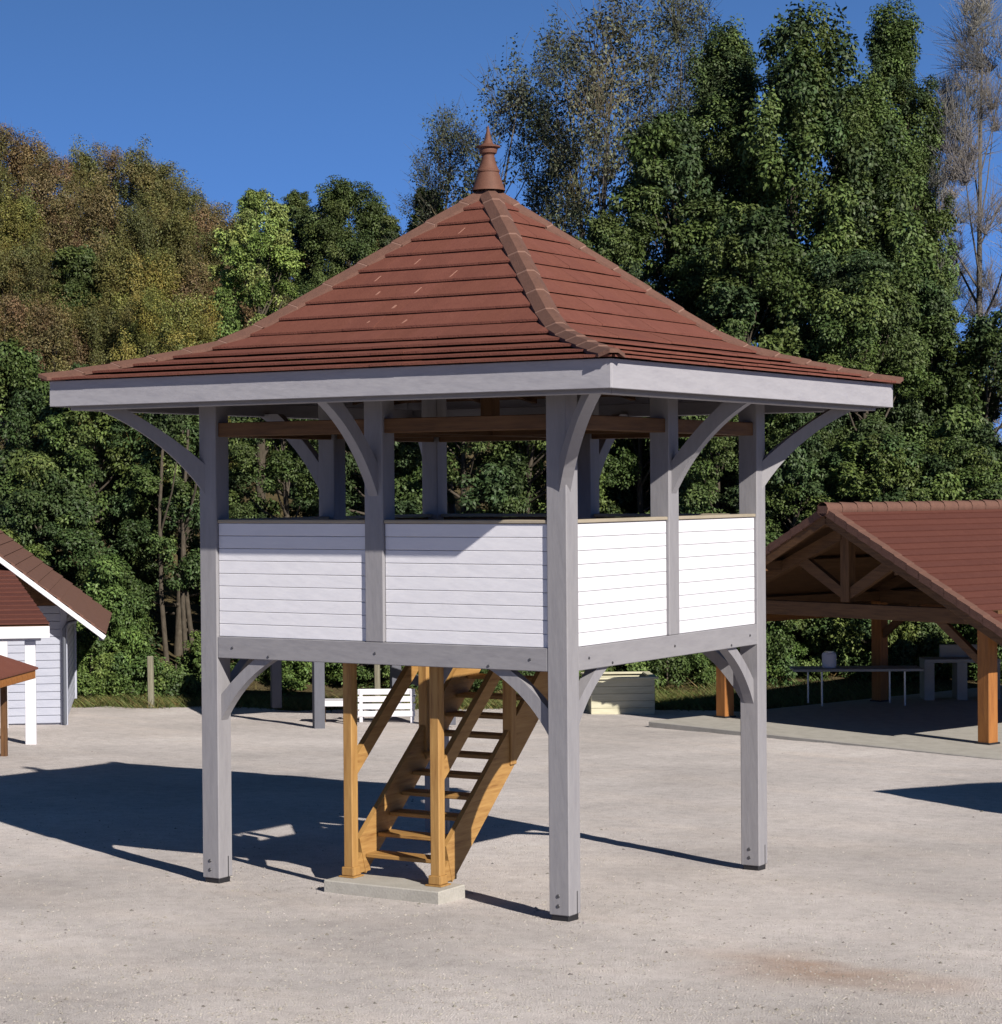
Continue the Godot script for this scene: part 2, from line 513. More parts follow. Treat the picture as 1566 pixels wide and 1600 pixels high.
func build_tower():
	var T := thing("gazebo_tower", "raised grey timber gazebo on tall posts with white plank sides and flared red roof", "gazebo")
	var p := 0.2
	var h0 := 2.126
	var h1 := 2.329
	var h2 := 3.392
	var ptop := 4.72
	# posts
	for cx in [0, 1]:
		for cy in [0, 1]:
			var x: float = -0.1 if cx == 0 else -W + 0.1
			var y: float = 0.1 if cy == 0 else W - 0.1
			var gz := SLOPE * y
			var po := bx("post", V(x, y, (gz + 0.05 + ptop) * 0.5), Vector3(p, ptop - gz - 0.05, p), M.grey_y, T, Basis.IDENTITY, 0.008)
			bx("steel_shoe", V(x, y, gz + 0.023), Vector3(0.17, 0.06, 0.17), M.steel, po)
			for k in 2:
				var mb := MB.new()
				mb.lathe([[0.0, 0.006], [0.014, 0.006], [0.017, 0.0]], Vector3.ZERO, 10)
				var b := obj("bolt", mb, M.bolt, po)
				b.rotation.x = PI / 2
				b.position = V(x - 0.01, y - 0.101, gz + 0.13 + k * 0.085)
			bx("shoe_slot", V(x + 0.1, y + 0.035, gz + 0.15), Vector3(0.004, 0.2, 0.012), M.steel, po, Basis.IDENTITY, 0.001)
	for k in 4:
		var q := face_pt(k, 0.0, W * 0.5 - 0.1, 0)
		bx("middle_post", Vector3(q.x, (h1 + ptop) * 0.5, q.z), Vector3(p, ptop - h1, p), M.grey_y, T, Basis.IDENTITY, 0.008)
	# floor beams, top plates, boards, rails
	for k in 4:
		var ax := "x" if k % 2 == 0 else "z"
		var bs := Basis.IDENTITY if k % 2 == 0 else Basis(Vector3.UP, PI / 2)
		var ln := W - 2 * p
		var c := face_pt(k, 0, W * 0.5 - 0.1, 0)
		var size := func(l: float, hh: float, th: float) -> Vector3: return Vector3(l, hh, th) if k % 2 == 0 else Vector3(th, hh, l)
		var fb := bx("floor_beam", Vector3(c.x, (h0 + h1) * 0.5, c.z), size.call(ln - 0.002, h1 - h0 - 0.002, p - 0.008), M["grey_" + ax], T)
		for s in [-1.62, -1.2, 0.0, 1.2, 1.62]:
			var mb := MB.new()
			mb.lathe([[0.0, 0.006], [0.011, 0.006], [0.013, 0.0]], Vector3.ZERO, 8)
			var b := obj("bolt", mb, M.bolt, fb)
			b.position = face_pt(k, s, W * 0.5 - 0.003, h0 + (0.03 if abs(s) == 1.2 else 0.1))
			b.basis = Basis(Vector3.RIGHT, PI / 2) if k == 0 else Basis(Vector3.BACK, -PI / 2) if k == 1 else Basis(Vector3.RIGHT, -PI / 2) if k == 2 else Basis(Vector3.BACK, PI / 2)
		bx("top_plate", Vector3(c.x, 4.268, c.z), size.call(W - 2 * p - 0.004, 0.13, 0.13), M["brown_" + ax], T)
		# white planks between the posts
		for side in [-1, 1]:
			var panel := Node3D.new()
			named(panel, "side_panel", T)
			var l2 := (W - 3 * p) * 0.5
			var sc: float = side * (l2 * 0.5 + p * 0.5)
			var bk := face_pt(k, sc, W * 0.5 - 0.075, 0)
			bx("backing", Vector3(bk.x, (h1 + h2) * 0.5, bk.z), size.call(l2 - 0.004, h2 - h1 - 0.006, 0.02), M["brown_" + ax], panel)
			var n := 9
			var ph := (h2 - h1) / n
			for i in n:
				var q := face_pt(k, sc, W * 0.5 - 0.046 + rng.randf_range(-.001, .001), 0)
				bx("plank", Vector3(q.x, h1 + ph * (i + 0.5), q.z), size.call(l2 - 0.006, ph - 0.0035, 0.03), M["white_" + ax], panel, Basis.IDENTITY, 0.004)
			var cp := face_pt(k, sc, W * 0.5 - 0.075, 0)
			bx("rail_cap", Vector3(cp.x, h2 + 0.018, cp.z), size.call(l2 - 0.004, 0.032, 0.125), M["cap_wood_" + ax], panel)
		# outer eave plate and fascia
		var e := face_pt(k, 0, W * 0.5 + 0.78, 0)
		var el := W + 2 * 0.84 - (0.0 if k % 2 == 0 else 0.25)
		bx("eave_plate", Vector3(e.x, 4.523, e.z), size.call(el, 0.14, 0.12), M["grey_" + ax], T)
		var fa := face_pt(k, 0, W * 0.5 + OV - 0.014, 0)
		var fl := W + 2 * OV if k % 2 == 0 else W + 2 * OV - 0.058
		bx("fascia", Vector3(fa.x, 4.606, fa.z), size.call(fl, 0.236, 0.028), M["fascia_" + ax], T, Basis.IDENTITY, 0.004)
		# braces out to the eave, middle of each wall
		brace(T, face_pt(k, 0, W * 0.5, 0), (face_pt(k, 0, 3, 0) - face_pt(k, 0, 2, 0)), 0.82, 3.60, 4.46, 0.10, 0.20)
		# brace towards each eave corner
		var cn := face_pt(k, W * 0.5 - 0.05, W * 0.5 - 0.05, 0)
		var cd := (face_pt(k, 3, 3, 0) - face_pt(k, 2, 2, 0)).normalized()
		brace(T, cn, cd, 1.05, 3.60, 4.46, 0.10, 0.20)
		# knee braces under the floor
		for side in [-1, 1]:
			var o := face_pt(k, side * (W * 0.5 - p), W * 0.5 - 0.1, 0)
			brace(T, o, (face_pt(k, -side, 2, 0) - face_pt(k, 0, 2, 0)), 0.66, 1.50, h0, 0.1, 0.165)
	# floor boards and joists
	var fl := Node3D.new()
	named(fl, "floor", T)
	for i in 24:
		var y := 0.2 + (W - 0.4) * (i + 0.5) / 24.0
		var ho := y > 0.75 and y < 3.35    # stair opening
		if ho:
			bx("floor_board", V((-W + 0.2 - 2.72) * 0.5, y, 2.312), Vector3(W - 0.2 - 2.72, 0.028, 0.146), M.brown_x, fl, Basis.IDENTITY, 0.003)
			bx("floor_board", V((-0.2 - 1.48) * 0.5, y, 2.312), Vector3(1.28, 0.028, 0.146), M.brown_x, fl, Basis.IDENTITY, 0.003)
		else:
			bx("floor_board", V(-W * 0.5, y, 2.312), Vector3(W - 0.4, 0.028, 0.146), M.brown_x, fl, Basis.IDENTITY, 0.003)
	for x in [-3.4, -2.8, -1.38, -0.75]:
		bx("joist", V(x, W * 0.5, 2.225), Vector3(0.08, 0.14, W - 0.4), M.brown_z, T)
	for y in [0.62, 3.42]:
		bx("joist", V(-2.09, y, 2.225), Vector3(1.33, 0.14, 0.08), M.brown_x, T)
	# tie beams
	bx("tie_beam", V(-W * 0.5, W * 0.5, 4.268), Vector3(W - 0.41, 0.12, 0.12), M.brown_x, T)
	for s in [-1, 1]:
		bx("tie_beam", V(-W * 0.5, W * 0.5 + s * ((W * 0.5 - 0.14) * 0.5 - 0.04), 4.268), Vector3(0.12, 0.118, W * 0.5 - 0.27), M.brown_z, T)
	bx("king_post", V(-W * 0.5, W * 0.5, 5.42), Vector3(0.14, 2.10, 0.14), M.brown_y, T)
	build_tower_roof(T)

func brace(parent: Node, foot: Vector3, dir: Vector3, reach: float, z0: float, z1: float, thick: float, width: float):
	var up := Vector3.UP
	var f := Vector3(foot.x, 0, foot.z)
	var a := Vector2(-0.02, z0)
	var b := Vector2(reach, z1 + 0.02)
	var a2 := Vector2(-0.02, z0 + width * 1.55)
	var b2 := Vector2(reach - width * 1.35, z1 + 0.02)
	var c1 := ((a + b) * 0.5).lerp(Vector2(0, z1), 0.34)
	var c2 := ((a2 + b2) * 0.5).lerp(Vector2(0, z1), 0.14)
	var lo := []; var hi := []
	var side := dir.cross(up).normalized()
	for i in 13:
		var t := i / 12.0
		var l := a.lerp(c1, t).lerp(c1.lerp(b, t), t)
		var h := a2.lerp(c2, t).lerp(c2.lerp(b2, t), t)
		lo.append(f + dir * l.x + up * l.y - side * thick * 0.5)
		hi.append(f + dir * h.x + up * h.y - side * thick * 0.5)
	var mb := MB.new()
	mb.band(lo, hi, side * thick)
	obj("brace", mb, M.grey_y, parent)

func build_tower_roof(T: Node3D):
	var R := Node3D.new()
	named(R, "roof", T)
	# boarded deck under the tiles
	for k in 4:
		var mb := MB.new()
		for i in prof.size() - 1:
			var t0: float = prof[i][0] - (0.08 if i == 0 else 0.0)
			var t1: float = prof[i + 1][0]
			var za := roof_z(t0) - 0.012; var zb := roof_z(t1) - 0.012
			var q := [face_pt(k, -t0, t0, za), face_pt(k, t0, t0, za), face_pt(k, t1, t1, zb), face_pt(k, -t1, t1, zb)]
			mb.quad(q[0], q[1], q[2], q[3])
			var d := Vector3(0, -0.026, 0)
			mb.quad(q[1] + d, q[0] + d, q[3] + d, q[2] + d)
			if i == 0: mb.quad(q[0] + d, q[1] + d, q[1], q[0])
		obj("roof_deck", mb, M.brown_x if k % 2 == 0 else M.brown_z, R)
		# rafters
		for j in range(-4, 5):
			var s := j * 0.62
			var lo := []; var hi := []
			for i in prof.size():
				var t: float = prof[i][0] - (0.10 if i == 0 else 0.0)
				if t < abs(s) + 0.06:
					t = abs(s) + 0.06
					lo.append(face_pt(k, s - 0.03, t, roof_z(t) - 0.14)); hi.append(face_pt(k, s - 0.03, t, roof_z(t) - 0.040))
					break
				lo.append(face_pt(k, s - 0.03, t, roof_z(t) - (0.09 if i == 0 else 0.14))); hi.append(face_pt(k, s - 0.03, t, roof_z(t) - 0.040))
			if lo.size() < 2: continue
			var rb := MB.new()
			rb.band(lo, hi, face_pt(k, 0.06, 1, 0) - face_pt(k, 0, 1, 0))
			obj("rafter", rb, M.brown_z if k % 2 == 0 else M.brown_x, R)
	# courses of tiles: edges along the slope
	var ts := []
	var tt := 3.036
	while tt > 0.12:
		ts.append(tt)
		var dz := (roof_z(tt - 0.1) - roof_z(tt)) / 0.1
		tt -= (0.272 if tt > 1.75 else 0.238) / sqrt(1.0 + dz * dz)
	ts.append(0.10)
	var wd := 0.345
	for k in 4:
		var back := MB.new()
		for i in ts.size() - 1:
			var t0: float = ts[i]
			var t1: float = max(ts[i + 1] - 0.05, 0.06)
			var z0 := roof_z(t0) + 0.05
			var z1 := roof_z(t1) + 0.004
			var off := wd * 0.5 * (i % 2) + rng.randf_range(-0.01, 0.01)
			var n0 := int(floor((-t0 - off) / wd))
			var s := n0 * wd + off
			while s < t0:
				var poly := [Vector2(s + 0.0012, t0), Vector2(s + wd - 0.0012, t0), Vector2(s + wd - 0.0012, t1), Vector2(s + 0.0012, t1)]
				poly = clip(poly, 1, -1, -0.02)
				poly = clip(poly, -1, -1, -0.02)
				s += wd
				if poly.size() < 3: continue
				var jit := rng.randf_range(-0.0025, 0.0025)
				var top := []
				for q in poly:
					var f: float = (t0 - q.y) / (t0 - t1)
					top.append(face_pt(k, q.x, q.y + (jit if q.y > t0 - 0.001 else 0.0), lerpf(z0, z1, f) + jit * 0.5))
				if k < 2:
					var mb := MB.new()
					mb.slab(top, Vector3(0, -0.02, 0))
					obj("tile", mb, M.tile[rng.randi() % 5], R)
				else:
					back.slab(top, Vector3(0, -0.02, 0))
		if k >= 2: obj("tiles_of_rear_slope", back, M.tile[1], R).set_meta("kind", "stuff")
	# pale mortar smears left on a few tiles
	for q in [[0.05, 0.62], [-0.22, 0.95], [-0.42, 1.28], [0.02, 1.30], [-0.12, 1.52], [0.12, 1.72], [-0.55, 1.08], [-0.30, 1.62], [0.30, 1.05]]:
		var t: float = ts[0]
		for e in ts:
			if e > q[1]: t = e
		var f := 0.45
		var sl: float = (roof_z(t - 0.1) - roof_z(t)) / 0.1
		var c := face_pt(0, q[0], t - 0.07, roof_z(t - .07) + 0.05 - .07 * .15)
		var up := (face_pt(0, 0, 0, sl) - face_pt(0, 0, 1, 0)).normalized()
		var sm := MB.new()
		var sd := (Vector3.RIGHT * 0.35 + up).normalized()
		sm.box(c, Vector3(rng.randf_range(.010, .024), rng.randf_range(.05, .12), 0.004), Basis(sd.cross(Vector3(0, .7, .7)).normalized(), sd, Vector3(0, .7, .7)), 0.001)
		obj("mortar_smear", sm, M.smear, R)
	# hip caps
	for k in 4:
		var t := 3.065
		while t > 0.2:
			var t1: float = max(t - 0.236, 0.05)
			var mb := MB.new()
			var e := []
			for q in [[t, 0.034, 0.004], [t1 - 0.012, 0.020, -0.004]]:
				var z := roof_z(min(q[0], 3.036)) + 0.036
				var g := []
				for o in [-0.155, -0.05, 0.05, 0.155]:
					# o < 0: along this face; o > 0: along the next face (their eaves meet at s = t)
					var m := absf(o)
					var pt: Vector3 = face_pt(k, q[0] - m, q[0], z + (q[1] + 0.022 if m < 0.1 else q[1] - 0.012)) if o < 0 else face_pt((k + 1) % 4, -q[0] + m, q[0], z + (q[1] + 0.022 if m < 0.1 else q[1] - 0.012))
					g.append(pt)
				e.append(g)
			for j in 3:
				mb.slab([e[0][j], e[0][j + 1], e[1][j + 1], e[1][j]], Vector3(0, -0.032, 0))
			var cap := obj("hip_cap", mb, M.cap, R)
			if t < 3.0:
				var jm := MB.new()
				var down: Vector3 = (e[0][1] - e[1][1]).normalized() * 0.011
				for j in 3:
					var lo := Vector3(0, -0.006, 0)
					jm.slab([e[0][j] + lo, e[0][j + 1] + lo, e[0][j + 1] + lo + down, e[0][j] + lo + down], Vector3(0, -0.022, 0))
				obj("mortar_joint", jm, M.mortar, cap)
			t = t1
	# finial
	var fm := MB.new()
	fm.lathe([[0.165, 6.585], [0.132, 6.68], [0.108, 6.745], [0.104, 6.762], [0.111, 6.766], [0.111, 6.782], [0.100, 6.796], [0.082, 6.835], [0.066, 6.885], [0.060, 6.925], [0.064, 6.938], [0.083, 6.948], [0.089, 6.975], [0.087, 6.99], [0.094, 6.997], [0.117, 7.004], [0.119, 7.018], [0.080, 7.026], [0.052, 7.042], [0.032, 7.085], [0.021, 7.14], [0.013, 7.19], [0.0, 7.222]], V(-W * 0.5, W * 0.5, 0), 24)
	obj("finial", fm, M.terracotta, R)

# ------------------------------------------------------------------ stairs
func build_stairs():
	var S := thing("concrete_step", "low pale concrete slab under the foot of the wooden stairs", "slab", V(-2.06, 0.37, 0))
	var mb := MB.new()
	mb.box(Vector3(0, 0.02, 0), Vector3(1.27, 0.18, 0.44), Basis.IDENTITY, 0.01)
	obj("slab_block", mb, M.concrete, S)
	var T := thing("wooden_staircase", "open golden wood stairs climbing from the concrete slab to the raised floor", "stairs")
	var xl := -2.57
	var xr := -1.61
	var z0 := 0.11
	var sl := 0.86
	var y0 := 0.52
	for x in [xl, xr]:
		var nb := MB.new()
		nb.box(V(x, 0.42, (z0 + 2.12) * 0.5), Vector3(0.1, 2.12 - z0, 0.1), Basis.IDENTITY, 0.008)
		nb.slab([V(x - .085, .335, z0 + .002), V(x + .085, .335, z0 + .002), V(x + .085, .505, z0 + .002), V(x - .085, .505, z0 + .002)], Vector3(0, .012, 0))
		for f in [[-1, 0], [1, 0], [0, -1], [0, 1]]:
			var w := V(x + f[0] * .052, 0.42 + f[1] * .052, z0 + .055)
			nb.box(w, Vector3(0.03 if f[0] != 0 else 0.13, 0.08, 0.03 if f[1] != 0 else 0.13), Basis.IDENTITY, 0.014)
		obj("newel_post", nb, M.gold_y, T)
		# stringer
		var a := [V(x - .025, y0, z0 + .34), V(x - .025, 2.98, z0 + .34 + (2.98 - y0) * sl)]
		var b := [V(x - .025, y0 + .10, z0 + 0.002), V(x - .025, 2.98 + 0.1, z0 + (2.98 - y0) * sl)]
		var sb := MB.new()
		sb.band(a, b, V(.05, 0, 0))
		obj("stringer", sb, M.gold_z, T)
		# handrail
		var hb := MB.new()
		hb.band([V(x - .03, .47, 1.22), V(x - .03, 1.52, 1.22 + 1.05 * sl)], [V(x - .03, .47, 1.04), V(x - .03, 1.52, 1.04 + 1.05 * sl)], V(.06, 0, 0))
		obj("handrail", hb, M.gold_z, T)
		bx("newel_post", V(x, 1.68, 1.60), Vector3(0.1, 1.06, 0.1), M.gold_y, T, Basis.IDENTITY, 0.008)
	var n := 13
	for i in range(1, n):
		var z := z0 + i * (2.325 - z0) / n
		var y := y0 + 0.10 + (z - z0 - 0.17) / sl
		bx("tread", V((xl + xr) * 0.5, y + 0.11, z), Vector3(xr - xl - 0.054, 0.038, 0.235), M.gold_x, T, Basis.IDENTITY, 0.006)
	for x in [xl, xr]:
		var kb := MB.new()
		kb.slab([V(x - .02, .475, z0 + .02), V(x - .02, .70, z0 + .02), V(x - .02, .70, z0 + .34), V(x - .02, .475, z0 + .12)], V(.04, 0, 0))
		obj("foot_block", kb, M.gold_z, T)

# ------------------------------------------------------------------ open shelter on the right
func tiled_slope(parent: Node, a: Vector3, b: Vector3, up: Vector3, gauge: float, mats: Array):
	# courses from the eave a-b up along "up"; each course is one strip with a real butt edge
	var n := int(round(up.length() / gauge))
	var nrm := (b - a).cross(up).normalized()
	if nrm.y < 0: nrm = -nrm
	for i in n:
		var f0 := float(i) / n
		var f1 := min(1.0, (i + 1.25) / n)
		var mb := MB.new()
		var q := [a + up * f0 + nrm * 0.05, b + up * f0 + nrm * 0.05, b + up * f1 + nrm * 0.022, a + up * f1 + nrm * 0.022]
		mb.slab(q, nrm * -0.022)
		obj("tile_course", mb, mats[(i * 3 + 1) % mats.size()], parent)

func build_shelter():
	var o := Vector3(-5.925, 20.155, -0.62)
	var T := thing("open_shelter", "open timber shelter with brown tiled gable roof and trusses on a concrete floor", "shelter", V(o.x, o.y, o.z), atan2(-0.31025, 0.95066))
	bx("floor_slab", Vector3(1.0, -0.12, -3.9), Vector3(9.0, 0.30, 10.8), M.concrete, T, Basis.IDENTITY, 0.015)
	var eave := 3.92
	var ridge := 3.86
	var sl := 0.52
	var ln := 9.6
	for z in [0.0, -4.4, -8.8]:
		for s in [-1, 1]:
			var po := bx("post", Vector3(s * 3.0, 1.02, z), Vector3(0.24, 2.0, 0.24), M.orange_y, T, Basis.IDENTITY, 0.012)
			bx("post_foot", Vector3(s * 3.0, 0.03, z), Vector3(0.29, 0.06, 0.29), M.steel, po)
			var kb := MB.new()
			kb.slab([Vector3(s * 2.9, 1.28, z + .05), Vector3(s * 2.9, 1.44, z + .05), Vector3(s * 2.1, 2.06, z + .05), Vector3(s * 1.95, 2.0, z + .05)], Vector3(0, 0, -.1))
			obj("brace", kb, M.brown_x, T)
			# principal rafter
			var rb := MB.new()
			rb.slab([Vector3(s * 3.3, 1.98, z + .09), Vector3(s * 3.3, 2.16, z + .09), Vector3(s * .05, 2.16 + 3.25 * sl - .25, z + .09), Vector3(s * .05, 1.93 + 3.25 * sl - .25, z + .09)], Vector3(0, 0, -.18))
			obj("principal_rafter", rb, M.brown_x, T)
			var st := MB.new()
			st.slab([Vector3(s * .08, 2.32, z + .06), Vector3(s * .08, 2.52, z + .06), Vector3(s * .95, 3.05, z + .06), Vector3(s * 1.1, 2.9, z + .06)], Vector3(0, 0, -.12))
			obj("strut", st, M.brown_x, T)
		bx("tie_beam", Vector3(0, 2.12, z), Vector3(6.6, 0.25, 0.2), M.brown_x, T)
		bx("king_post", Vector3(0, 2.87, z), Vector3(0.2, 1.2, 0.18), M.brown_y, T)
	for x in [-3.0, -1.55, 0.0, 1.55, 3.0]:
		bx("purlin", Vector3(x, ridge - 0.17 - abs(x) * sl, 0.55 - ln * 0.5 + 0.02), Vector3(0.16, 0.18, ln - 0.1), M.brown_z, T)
	var R := Node3D.new()
	named(R, "roof", T)
	for s in [-1, 1]:
		var a := Vector3(s * eave, ridge - eave * sl, 0.58)
		var b := Vector3(s * eave, ridge - eave * sl, 0.58 - ln)
		var db := MB.new()
		db.slab([a + Vector3(0, .015, 0), b + Vector3(0, .015, 0), Vector3(0, ridge + .015, 0.58 - ln), Vector3(0, ridge + .015, 0.58)], Vector3(0, -.04, 0))
		obj("roof_deck", db, M.brown_z, R)
		tiled_slope(R, a, b, Vector3(-s * eave, eave * sl, 0), 0.215, M.dull_tile)
		# verge tiles along the gable edge
		var n := 15
		for i in n:
			var f0 := float(i) / n
			var p0 := a.lerp(Vector3(0, ridge, 0.58), f0)
			var p1 := a.lerp(Vector3(0, ridge, 0.58), min(1.0, (i + 1.06) / n))
			var vb := MB.new()
			vb.slab([p0 + Vector3(0, .095, .05), p1 + Vector3(0, .078, .05), p1 + Vector3(0, -.06, .05), p0 + Vector3(0, -.045, .05)], Vector3(0, 0, -.2))
			obj("verge_tile", vb, M.cap, R)
		bx("barge_board", (a + Vector3(0, ridge, 0.58)) * 0.5 + Vector3(0, -.13, -0.02), Vector3(Vector2(eave, eave * sl).length(), 0.16, 0.04), M.brown_x, R, Basis(Vector3.BACK, -s * atan(sl)))
		bx("eave_board", Vector3(s * (eave - .03), ridge - eave * sl - .07, 0.58 - ln * 0.5), Vector3(0.03, 0.15, ln), M.orange_z, R)
	var z := 0.66
	while z > 0.6 - ln:
		var rb := MB.new()
		rb.tube([Vector3(0, ridge + .045, z), Vector3(0, ridge + .035, z - .42)], [.125, .115], 10)
		rb.slab([Vector3(-.1, ridge + .1, z), Vector3(.1, ridge + .1, z), Vector3(.1, ridge - .03, z), Vector3(-.1, ridge - .03, z)], Vector3(0, 0, -.02))
		obj("ridge_tile", rb, M.cap, R)
		z -= 0.4
	# tables under the roof
	var tp := ground_px(1338, 1122)
	var tb := thing("trestle_table", "long grey table with thin metal legs standing under the timber shelter", "table", V(tp.x, tp.y, o.z + 0.03), atan2(0.5, 0.866))
	bx("table_top", Vector3(0, 0.70, 0), Vector3(2.5, 0.05, 0.8), M.concrete, tb)
	for sx in [-1, 1]:
		for sz in [-1, 1]:
			bx("leg", Vector3(sx * 0.8 + sz * .1, 0.337, sz * 0.32), Vector3(0.035, 0.674, 0.035), M.leg_metal, tb)
	var cp := tb.transform * Vector3(-0.52, 0.726, 0.0)
	var bxw := thing("white_canister", "white cylindrical container standing on the grey table under the shelter", "container", cp, 0.0)
	var cb := MB.new()
	cb.lathe([[0.0, 0.0], [0.13, 0.0], [0.14, 0.02], [0.14, 0.26], [0.125, 0.29], [0.09, 0.30]], Vector3.ZERO, 18)
	obj("container_body", cb, M.white_y, bxw)
	var lb := MB.new()
	lb.lathe([[0.1, 0.298], [0.1, 0.32], [0.0, 0.325]], Vector3.ZERO, 18)
	obj("lid", lb, M.leg_metal, bxw)
	var blk := thing("serving_counter", "pale grey block counter with two openings behind the shelter post", "counter", V(ground_px(1500, 1118).x, ground_px(1500, 1118).y, o.z + 0.03), atan2(0.5, 0.866))
	bx("counter_top", Vector3(0, 0.78, 0), Vector3(1.5, 0.07, 0.7), M.concrete, blk)
	for x in [-.65, 0.0, .65]: bx("support_block", Vector3(x, 0.372, 0), Vector3(0.2, 0.744, 0.6), M.concrete, blk)
	bx("upstand", Vector3(0.2, 0.94, -.28), Vector3(1.1, 0.25, 0.1), M.concrete, blk)
	# building beyond the right edge of the view, whose roof corner shades the yard
	var K := thing("tiled_pavilion", "timber pavilion with hipped roof whose shadow falls across the gravel", "pavilion", V(6.24, 9.84, -0.38), -0.585)
	for sx in [-1, 1]:
		for sz in [-1, 1]:
			bx("post", Vector3(sx * 1.6, 1.62, sz * 1.6), Vector3(.2, 3.24, .2), M.grey_y, K)
	var KR := Node3D.new()
	named(KR, "roof", K)
	bx("eave_beam", Vector3(0, 3.32, 0), Vector3(4.0, .16, 4.0), M.grey_x, KR)
	for q in 4:
		var kbs := Basis(Vector3.UP, q * PI / 2)
		var kk := MB.new()
		kk.slab([kbs * Vector3(-2.2, 3.42, 2.2), kbs * Vector3(2.2, 3.42, 2.2), kbs * Vector3(0, 4.9, 0)], Vector3(0, -.05, 0))
		obj("roof_slope", kk, M.tile[q], KR)

# ------------------------------------------------------------------ cabin on the left
func build_cabin():
	var f := Vector2(0.76, 0.65)
	var C := thing("garden_cabin", "pale blue-grey plank cabin with brown gable roof, white bargeboard and tiled white-posted porch", "cabin", V(-18.05, 13.45, -0.47), atan2(f.y, f.x))
	var wd := 6.0
	var dp := 5.2
	# planked walls
	var wf := Node3D.new()
	named(wf, "front_wall", C)
	var ws := Node3D.new()
	named(ws, "side_wall", C)
	for i in 15:
		var y := 0.04 + i * 0.14
		bx("plank", Vector3(-wd * 0.5, y + 0.067, -0.03), Vector3(wd - .12, 0.134, 0.05), M.cabin_x, wf, Basis.IDENTITY, 0.008)
		bx("plank", Vector3(-0.03, y + 0.067, -dp * 0.5), Vector3(0.05, 0.134, dp - .12), M.cabin_z, ws, Basis.IDENTITY, 0.008)
	var gb := MB.new()
	gb.slab([Vector3(-wd + .05, 2.13, -0.05), Vector3(-.05, 2.13, -0.05), Vector3(-wd * .5, 2.13 + (wd * .5 - .05) * .76, -0.05)], Vector3(0, 0, 0.04))
	obj("gable", gb, M.brown_x, C)
	bx("wall_core", Vector3(-wd * 0.5, 1.04, -dp * 0.5), Vector3(wd - .12, 2.08, dp - .12), M.cabin_x, C)
	for q in [[-.03, -.03], [-.03, -dp + .03], [-wd + .03, -.03]]:
		bx("corner_post", Vector3(q[0], 1.06, q[1]), Vector3(0.12, 2.12, 0.12), M.cabin_y, C)
	var pb := MB.new()
	pb.tube([Vector3(-0.02, 0.02, 0.09), Vector3(-0.02, 1.72, 0.09), Vector3(0.05, 1.82, 0.08), Vector3(0.20, 1.86, 0.06)], [.035, .035, .035, .035], 10)
	obj("drainpipe", pb, M.zinc, C)
	# main roof
	var R := Node3D.new()
	named(R, "roof", C)
	var sl := 0.78
	var ov := 0.70
	var zf := 0.62
	for s in [-1, 1]:
		var cx := -wd * 0.5
		var hw := wd * 0.5 + ov
		var ey := 2.12 - ov * sl + 0.06
		var a := Vector3(cx + s * hw, ey, zf)
		var b := Vector3(cx + s * hw, ey, -dp - zf)
		var db := MB.new()
		db.slab([a, b, Vector3(cx, ey + hw * sl, -dp - zf), Vector3(cx, ey + hw * sl, zf)], Vector3(0, -.05, 0))
		obj("roof_deck", db, M.brown_z, R)
		tiled_slope(R, a, b, Vector3(-s * hw, hw * sl, 0), 0.25, [M.cap, M.cap, M.tile[0]])
		bx("bargeboard", (a + Vector3(cx, ey + hw * sl, zf)) * 0.5 + Vector3(0, -.05, .012), Vector3(Vector2(hw, hw * sl).length(), 0.085, 0.03), M.white_x, R, Basis(Vector3.BACK, -s * atan(sl)))
		bx("gutter", Vector3(cx + s * (hw - .06), ey - .06, -dp * 0.5), Vector3(.1, .08, dp + 1.1), M.zinc, R)
	# porch: lean-to roof on white posts
	var P := Node3D.new()
	named(P, "porch", C)
	var a2 := Vector3(-5.6, 2.02, 4.15)
	var b2 := Vector3(-0.10, 2.02, 4.15)
	var pd := MB.new()
	pd.slab([a2, b2, b2 + Vector3(-.9, .83, -4.1), a2 + Vector3(.2, .83, -4.1)], Vector3(0, -.05, 0))
	obj("roof_deck", pd, M.brown_x, P)
	var nn := 14
	for i in nn:
		var f0 := float(i) / nn
		var f1 := min(1.0, (i + 1.2) / nn)
		var tb := MB.new()
		var up := Vector3(0, .83, -4.1)
		tb.slab([a2 + up * f0 + Vector3(0, .05, 0), b2 + up * f0 + Vector3(-.9 * f0, .05, 0), b2 + up * f1 + Vector3(-.9 * f1, .022, 0), a2 + up * f1 + Vector3(0, .022, 0)], Vector3(0, -.022, 0))
		obj("tile_course", tb, M.dull_tile[i % 2], P)
	bx("fascia", Vector3(-2.85, 1.92, 4.16), Vector3(5.5, 0.19, 0.04), M.white_x, P)
	bx("eave_beam", Vector3(-2.9, 1.84, 3.9), Vector3(5.3, 0.14, 0.14), M.white_x, P)
	for x in [-0.42, -2.9, -5.4]:
		bx("porch_post", Vector3(x, 0.925, 3.9), Vector3(0.17, 1.69, 0.17), M.white_y, P)
	bx("wall_post", Vector3(-1.05, 0.9, 0.62), Vector3(0.15, 1.75, 0.15), M.white_y, P)
	# little roofed well in front of the cabin
	var wl := thing("roofed_well", "small open hut with red tiled roof and orange fascia before the cabin porch", "hut", V(-15.0, 7.2, -0.47), 0.45)
	var e := 1.22
	for sx in [-1, 1]:
		for sz in [-1, 1]:
			bx("post", Vector3(sx * .85, .66, sz * .85), Vector3(.09, 1.32, .09), M.brown_y, wl)
